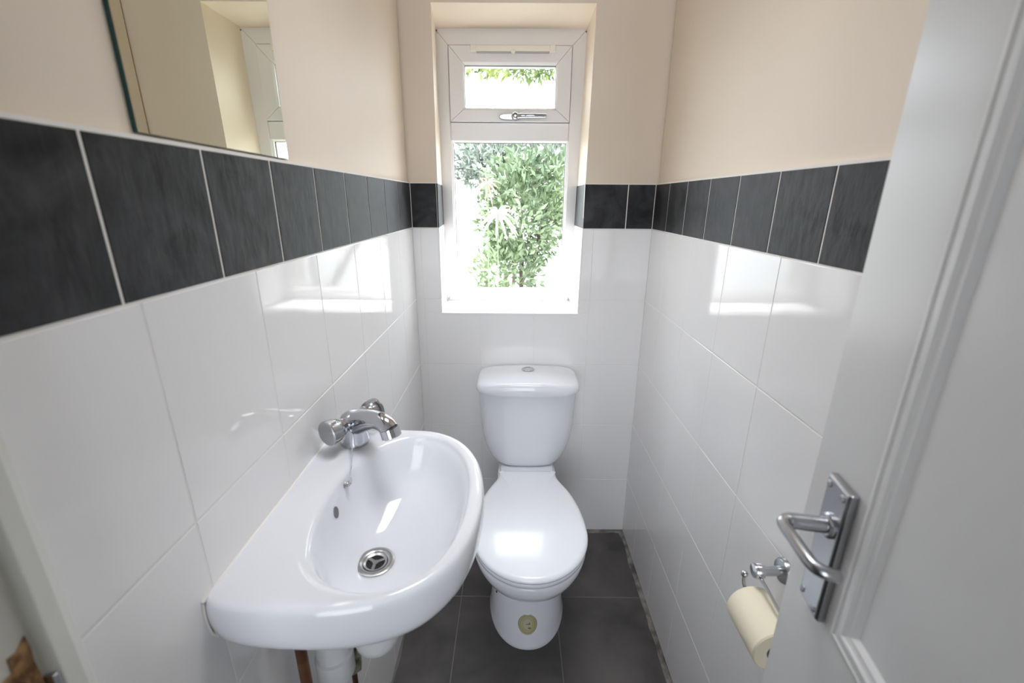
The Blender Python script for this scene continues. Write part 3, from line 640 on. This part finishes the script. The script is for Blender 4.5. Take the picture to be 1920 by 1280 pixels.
for k in range(3):
    a = 0.5+k*2*PI/3; d = Vector((math.cos(a), math.sin(a), 0)); n_ = Vector((-d.y, d.x, 0)); o_ = Vector((DR.x,DR.y,0.8014))
    pts = [o_-n_*0.0024, o_+d*0.016-n_*0.0024, o_+d*0.016+n_*0.0024, o_+n_*0.0024]
    rings(bm, [[tuple(p) for p in pts], [tuple(p+Vector((0,0,0.0012))) for p in pts]])
obj('drain_grid', bm, M['steel'], dn, smooth=False)
# overflow slot on the wall-side slope of the bowl
def bowl_surface(y, z):
    """x of the wall-side bowl surface at y, z"""
    best = None
    for a, b in zip([(1.0,0.9105)]+prof, prof):
        if b[1] <= z <= a[1]:
            t = (a[1]-z)/(a[1]-b[1]); s = a[0]+(b[0]-a[0])*t
            for p in bsc(s, z):
                if p[0] < 0.14 and (best is None or abs(p[1]-y) < abs(best[1]-y)): best = p
    return best[0]
oy, oz = -0.985, 0.8800
bm = bmesh.new(); pts = []; n_ = 28
for i in range(n_):
    a = 2*PI*i/n_; y = oy+0.0070*math.cos(a); z = oz+0.0095*math.sin(a); pts.append((y, z))
x0 = bowl_surface(oy, oz); sl = (bowl_surface(oy,oz-0.006)-bowl_surface(oy,oz+0.006))/0.012
f = lambda y, z, h: (x0 + sl*(oz-z) + h + (bowl_surface(y,oz)-x0), y, z)
rings(bm, [[f(y,z,-0.001) for y,z in pts],[f(y,z,0.0012) for y,z in pts]])
obj('overflow_slot', bm, M['grey_shadow_gap'], ba)['label'] = 'dark oval overflow slot'
# silicone bead at the wall
bm = bmesh.new(); tube(bm, [(0.0012,y,0.9187-0.0006) for y in (-1.186,-1.1,-1.0,-0.9,-0.86,-0.80)], 0.0024, 8); obj('wall_sealant', bm, M['white_grout'], ba, smooth=True)
bm = bmesh.new(); tube(bm, smooth_path([(0.0010,-1.1850,0.916),(0.0010,-1.1862,0.900),(0.0010,-1.1850,0.880),(0.0010,-1.1805,0.864),(0.0010,-1.1680,0.844)],4), 0.0013, 8); obj('wall_sealant', bm, M['white_grout'], ba, smooth=True)

# tap
TB = Vector((0.0545,-0.8350,0.9190)); AX = Vector((0.50,0.866,0)); SP = Vector((0.866,-0.50,0))
tp = empty('mixer_tap', 'chrome mixer tap with two clear acrylic handles, at the far corner of the wash basin', 'tap', tuple(TB)); tp.location = (0,0,0)
bm = bmesh.new()
rr = []
for z, ra, rs in ((0,0.0260,0.0260),(0.003,0.0262,0.0262),(0.008,0.0250,0.0255),(0.020,0.0235,0.0245),(0.032,0.0235,0.0240),(0.042,0.0250,0.0235),(0.050,0.0240,0.0215),(0.057,0.0200,0.0180),(0.0615,0.0120,0.0110),(0.0630,0.003,0.003)):
    rr.append([tuple(TB + Vector((0,0,z)) + AX*ra*math.cos(a) + SP*rs*math.sin(a)) for a in (2*PI*i/40 for i in range(40))])
rings(bm, rr); obj('tap_body', bm, M['chrome'], tp, smooth=True, auto=60)
bm = bmesh.new()
path = smooth_path([TB+SP*-0.004+Vector((0,0,0.034)), TB+SP*0.018+Vector((0,0,0.0460)), TB+SP*0.042+Vector((0,0,0.0570)), TB+SP*0.066+Vector((0,0,0.0620)), TB+SP*0.084+Vector((0,0,0.0590)), TB+SP*0.0940+Vector((0,0,0.0510))], 6)
tube(bm, path, [0.0235-0.0075*min(1,i/18) for i in range(len(path))], 28)
obj('spout', bm, M['chrome'], tp, smooth=True, auto=60)
bm = bmesh.new(); o_ = TB+SP*0.0920+Vector((0,0,0.0545)); dr_ = (SP*0.35+Vector((0,0,-1))).normalized()
lathe(bm, [(0.0150,0),(0.0172,0.001),(0.0172,0.016),(0.0158,0.0175),(0.013,0.0176),(0.0128,0.014)], o_, dr_, 32); obj('aerator', bm, M['chrome'], tp, smooth=True, auto=40)
for sg in (-1, 1):
    A = AX*sg; hc = TB+Vector((0,0,0.0430))
    bm = bmesh.new(); lathe(bm, [(0.0135,0),(0.0135,0.010),(0.0165,0.012),(0.0165,0.016),(0.012,0.018)], hc+A*0.016, A, 32); nk = obj('handle_neck', bm, M['chrome'], tp, smooth=True, auto=40)
    bm = bmesh.new(); lathe(bm, [(0.0120,0),(0.0175,0.002),(0.0205,0.008),(0.0220,0.018),(0.0225,0.0235),(0.0215,0.0255)], hc+A*0.030, A, 48, flutes=8, famp=0.035); kn = obj('acrylic_handle', bm, M['acrylic'], tp, smooth=True, auto=50)
    bm = bmesh.new(); lathe(bm, [(0.0100,0),(0.0100,0.022)], hc+A*0.031, A, 24); obj('handle_core', bm, M['satin'], kn, smooth=True, auto=40)
    bm = bmesh.new(); lathe(bm, [(0.0205,0),(0.0222,0.0006),(0.0224,0.0022),(0.0208,0.0036),(0.001,0.0042)], hc+A*0.0552, A, 48); obj('handle_cap', bm, M['satin'], kn, smooth=True, auto=30)
# chain
ch = empty('plug_chain', 'thin beaded chrome chain hanging from the mixer tap to the bowl of the wash basin', 'chain', (0,0,0))
c0 = Vector((0.0590,-0.8605,0.9560)); c1 = Vector((0.0765,-0.9180,0.9225)); c2 = Vector((0.0770,-0.9320,0.9080))
cp = smooth_path([c0, c0+Vector((0.003,-0.006,-0.012)), Vector((0.068,-0.888,0.9330)), c1, c2], 10)
bm = bmesh.new(); acc = 0; last = cp[0]
tube(bm, cp, 0.0004, 6)
dist = 0.0
for a, b in zip(cp, cp[1:]):
    L_ = (b-a).length
    while dist <= L_:
        bmesh.ops.create_icosphere(bm, subdivisions=1, radius=0.0013, matrix=Matrix.Translation(a+(b-a)*(dist/L_))); dist += 0.0027
    dist -= L_
obj('beads', bm, M['chrome'], ch, smooth=True)['kind'] = 'stuff'
bm = bmesh.new(); bmesh.ops.create_uvsphere(bm, u_segments=16, v_segments=10, radius=0.0034, matrix=Matrix.Translation(c0)); obj('chain_end', bm, M['chrome'], ch, smooth=True)
bm = bmesh.new(); 
pth = [c2+Vector((0,0.001,0.004))]
tube(bm, smooth_path([c2+Vector((0,0,0.002)), c2+Vector((0.0035,-0.003,-0.004)), c2+Vector((0.002,-0.005,-0.010)), c2+Vector((-0.002,-0.004,-0.009)), c2+Vector((-0.001,-0.001,-0.002))], 5), 0.0010, 8)
obj('clip', bm, M['chrome'], ch, smooth=True)
ky, kz = -0.9400, 0.8975; kx = bowl_surface(ky, kz)
bm = bmesh.new(); lathe(bm, [(0.0052,0),(0.0052,0.0015),(0.0030,0.003),(0.0030,0.006),(0.0042,0.0075),(0.0030,0.009)], (kx-0.0005, ky, kz), (0.85,-0.1,0.45), 20); obj('chain_stay', bm, M['steel'], ch, smooth=True, auto=40)

# ------------------------------------------------------------------ pipework under the basin
wp = empty('waste_trap', 'white plastic bottle trap and waste pipe under the wash basin', 'waste trap', (0,0,0))
bm = bmesh.new(); lathe(bm, [(0.021,0),(0.021,-0.06)], (DR.x,DR.y,0.768), (0,0,1), 28); obj('tailpipe', bm, M['waste_plastic'], wp, smooth=True, auto=40)
bm = bmesh.new(); bc = (0.112,-0.980,0.0)
lathe(bm, [(0.0270,0.720),(0.0345,0.716),(0.0345,0.690),(0.0300,0.685),(0.0315,0.660),(0.0390,0.655),(0.0390,0.622),(0.0365,0.608),(0.0260,0.598),(0.0150,0.593),(0.001,0.592)], bc, (0,0,1), 40); obj('trap_bottle', bm, M['waste_plastic'], wp, smooth=True, auto=40)
bm = bmesh.new(); tube(bm, smooth_path([(0.095,-0.99,0.672),(0.070,-1.000,0.672),(0.056,-1.008,0.668),(0.049,-1.012,0.655),(0.048,-1.013,0.60),(0.048,-1.013,0.30),(0.048,-1.013,0.001)],6), 0.0195, 28); obj('waste_pipe', bm, M['waste_plastic'], wp, smooth=True, auto=50)
bm = bmesh.new(); lathe(bm, [(0.0200,0.69),(0.0270,0.686),(0.0270,0.622),(0.0255,0.621),(0.0255,0.617),(0.0310,0.615),(0.0310,0.574),(0.0285,0.570),(0.0195,0.568)], (0.048,-1.013,0), (0,0,1), 36); obj('pipe_coupling', bm, M['waste_plastic'], wp, smooth=True, auto=35)
bm = bmesh.new(); tube(bm, [(0.022,-1.060,0.80),(0.022,-1.060,0.60),(0.022,-1.062,0.35),(0.022,-1.062,0.0)], 0.0085, 20)
tag(obj('copper_pipe', bm, M['copper'], smooth=True, auto=50), 'tarnished brown copper pipe under the wash basin, against the white tiles', 'pipe')
pp = empty('tap_supply_pipe', 'thin corroded pipe with weathered brass valve under the wash basin', 'pipe', (0,0,0))
bm = bmesh.new(); tube(bm, smooth_path([(0.0540,-0.8700,0.790),(0.053,-0.89,0.75),(0.050,-0.925,0.70),(0.050,-0.950,0.62),(0.050,-0.955,0.54),(0.048,-0.955,0.0)],8), 0.0052, 14); obj('supply_tube', bm, M['copper'], pp, smooth=True)
bm = bmesh.new(); lathe(bm, [(0.006,0.600),(0.011,0.596),(0.0150,0.588),(0.0150,0.560),(0.011,0.555),(0.011,0.540),(0.0165,0.535),(0.0165,0.500),(0.008,0.494)], (0.050,-0.954,0), (0,0,1), 6); obj('valve', bm, M['verdigris'], pp)

# ------------------------------------------------------------------ toilet roll and holder
hd = empty('toilet_roll_holder', 'chrome toilet roll holder with a round wall rose, on the white tiles beside the door', 'toilet roll holder', (0,0,0))
HY, HZ = -0.958, 0.744
bm = bmesh.new(); lathe(bm, [(0.0215,0),(0.0215,0.006),(0.0195,0.009),(0.011,0.010)], (W,HY,HZ), (-1,0,0), 40); obj('wall_rose', bm, M['satin'], hd, smooth=True, auto=40)
bm = bmesh.new(); lathe(bm, [(0.0085,0.006),(0.0085,0.044)], (W,HY,HZ), (-1,0,0), 28); obj('post', bm, M['satin'], hd, smooth=True, auto=40)
bm = bmesh.new(); lathe(bm, [(0.0090,0.040),(0.0125,0.041),(0.0130,0.052),(0.0115,0.0555),(0.001,0.0565)], (W,HY,HZ), (-1,0,0), 32); obj('end_cap', bm, M['chrome'], hd, smooth=True, auto=40)
RX, RZ, RR, RY0, RY1 = 0.7720, 0.6870, 0.0400, -0.9600, -1.0520
bx = W-0.048
bm = bmesh.new(); 
arm = smooth_path([(bx,HY,HZ-0.004),(bx,HY-0.05,HZ-0.010),(bx,HY-0.115,HZ-0.020),(bx-0.001,HY-0.128,HZ-0.035),(RX,HY-0.126,RZ+0.012),(RX,HY-0.112,RZ+0.002),(RX,RY1+0.01,RZ),(RX,RY0,RZ),(RX,RY0+0.014,RZ+0.001),(RX-0.001,RY0+0.023,RZ+0.008),(RX-0.001,RY0+0.026,RZ+0.022)],6)
tube(bm, arm, 0.0029, 14); obj('arm', bm, M['chrome'], hd, smooth=True)
bm = bmesh.new(); bmesh.ops.create_uvsphere(bm, u_segments=24, v_segments=16, radius=0.0062, matrix=Matrix.Translation((RX-0.001,RY0+0.026,RZ+0.026))); obj('ball_end', bm, M['chrome'], hd, smooth=True)
rl = empty('toilet_roll', 'cream toilet roll hanging on the chrome holder, partly behind the door edge', 'toilet roll', (0,0,0))
bm = bmesh.new(); Lr = RY0-RY1
lathe(bm, [(0.0175,0.0006),(0.018,0.0),(RR-0.0022,0.0),(RR,0.0022),(RR,Lr-0.0022),(RR-0.0022,Lr),(0.018,Lr),(0.0175,Lr-0.0006)], (RX,RY0,RZ-0.0130), (0,-1,0), 64, cap0=False, cap1=False); obj('paper', bm, M['paper'], rl, smooth=True, auto=35)
bm = bmesh.new(); lathe(bm, [(0.0178,0.0),(0.0178,Lr),(0.0165,Lr),(0.0165,0.0),(0.0178,0.0)], (RX,RY0,RZ-0.0130), (0,-1,0), 40, cap0=False, cap1=False); obj('core', bm, M['card'], rl, smooth=True, auto=35)

# ------------------------------------------------------------------ garden beyond the glass
GZ = -0.25
bm = bmesh.new(); box(bm, -14, 14, YB+0.17, 16, GZ-0.1, GZ); structure(obj('ground', bm, M['paving']))
bm = bmesh.new(); box(bm, -9, 9, 5.6, 5.8, GZ, 1.75); structure(obj('wall_garden', bm, M['render'], bevel=0.02))
def leaf_blob(bm, c, r, n, ln, wd, up=0.3, mi=0, sq=(1,1,1)):
    for _ in range(n):
        d = Vector((random.gauss(0,1), random.gauss(0,1), random.gauss(0,1))).normalized(); rad = r*(0.55+0.45*random.random())
        p = Vector(c)+Vector((d.x*rad*sq[0], d.y*rad*sq[1], d.z*rad*sq[2])); t = (d*0.6+Vector((random.uniform(-1,1),random.uniform(-1,1),random.uniform(-1,1)))*0.7+Vector((0,0,up))).normalized()
        s = t.cross(Vector((random.uniform(-1,1),random.uniform(-1,1),random.uniform(-1,1)))).normalized(); l = ln*random.uniform(0.6,1.3); w_ = wd*random.uniform(0.7,1.2)
        nn = t.cross(s)*w_*0.25
        v = [bm.verts.new(q) for q in (p, p+t*l*0.45+s*w_*0.5+nn, p+t*l, p+t*l*0.45-s*w_*0.5+nn)]
        v.append(bm.verts.new(p+t*l*0.5))
        for tri in ((0,1,4),(1,2,4),(2,3,4),(3,0,4)): bm.faces.new([v[i] for i in tri]).material_index = mi
def plant(name, label, cat, base, blobs, m, ln, wd, stemr=0.02):
    e_ = empty(name, label, cat, base); e_.location = (0,0,0)
    bm = bmesh.new()
    for (c, r, n, sq) in blobs: leaf_blob(bm, c, r, n, ln, wd, sq=sq)
    obj('foliage', bm, m, e_)
    bm = bmesh.new()
    for (c, r, n, sq) in blobs:
        if c[2] > 2.6: tube(bm, smooth_path([base, (base[0],base[1],1.8), (base[0]-0.3,base[1],c[2]-0.1), (c[0]+r*sq[0]*0.7,c[1],c[2])],6), stemr, 8); continue
        tube(bm, smooth_path([base, (base[0]*0.6+c[0]*0.4, base[1]*0.6+c[1]*0.4, (base[2]+c[2])/2), (c[0], c[1]+0.05, c[2]-r*sq[2]*0.55)],4), stemr, 8)
    obj('stem', bm, M['bark'], e_, smooth=True)
    return e_
S1 = (1,1,1)
plant('garden_shrub', 'dense green shrub filling the middle of the large lower window pane', 'shrub', (0.42,2.3,GZ), [((0.42,2.3,1.25),0.42,2200,(0.9,0.7,1.2)),((0.30,2.2,0.75),0.30,700,S1),((0.62,2.4,1.45),0.30,700,S1)], M['leaf'], 0.075, 0.035)
plant('garden_shrub', 'grey-green shrub at the top of the large lower window pane', 'shrub', (0.30,3.6,GZ), [((0.15,3.6,1.72),0.42,1300,(1.2,0.7,0.6)),((0.85,3.6,1.55),0.50,1500,(0.9,0.7,1.0)),((0.5,3.9,1.72),0.45,1200,(1.5,0.6,0.6))], M['leaf_grey'], 0.10, 0.035)
plant('garden_tree', 'yellow-green leaves seen through the upper edges of the window panes', 'tree', (2.6,5.0,GZ), [((0.5,4.6,2.05),0.40,900,(2.2,0.8,0.42)),((0.55,4.9,3.08),0.44,1500,(2.6,0.8,0.50))], M['leaf_yellow'], 0.12, 0.05, 0.05)
def straps(name, label, c, n, ln, wd, m, droop=0.6, spread=1.0):
    e_ = empty(name, label, 'plant', c); e_.location = (0,0,0)
    bm = bmesh.new()
    for i in range(n):
        a = 2*PI*i/n+random.uniform(-0.2,0.2); el = random.uniform(-0.1,0.9); d = Vector((math.cos(a)*spread, -0.35+0.5*math.sin(a*1.7), math.sin(a)*0.8+el*0.3)).normalized(); l = ln*random.uniform(0.7,1.1)
        s = d.cross(Vector((0,-1,0.2))).normalized(); prev = None
        for k in range(7):
            t = k/6; p = Vector(c)+d*l*t+Vector((0,0,-droop*l*t*t)); w_ = wd*math.sin(PI*min(0.97,0.12+t*0.88))**0.7
            q = [bm.verts.new(p-s*w_/2), bm.verts.new(p+Vector((0,-w_*0.15,0))), bm.verts.new(p+s*w_/2)]
            if prev:
                for j in range(2): bm.faces.new((prev[j],prev[j+1],q[j+1],q[j]))
            prev = q
    obj('leaves', bm, m, e_)
    bm = bmesh.new(); tube(bm, [(c[0],c[1]+0.01,GZ),(c[0],c[1],c[2])], 0.003, 8); obj('stem', bm, M['leaf'], e_)
straps('strap_leaf_plant', 'pale plant with narrow arching leaves close behind the window, in front of the green shrub', (0.262,0.95,1.285), 15, 0.125, 0.015, M['leaf_pale'])
straps('strap_leaf_plant', 'plant with reddish narrow leaves behind the upper part of the large window pane', (0.205,1.0,1.440), 10, 0.085, 0.010, M['leaf_red'])
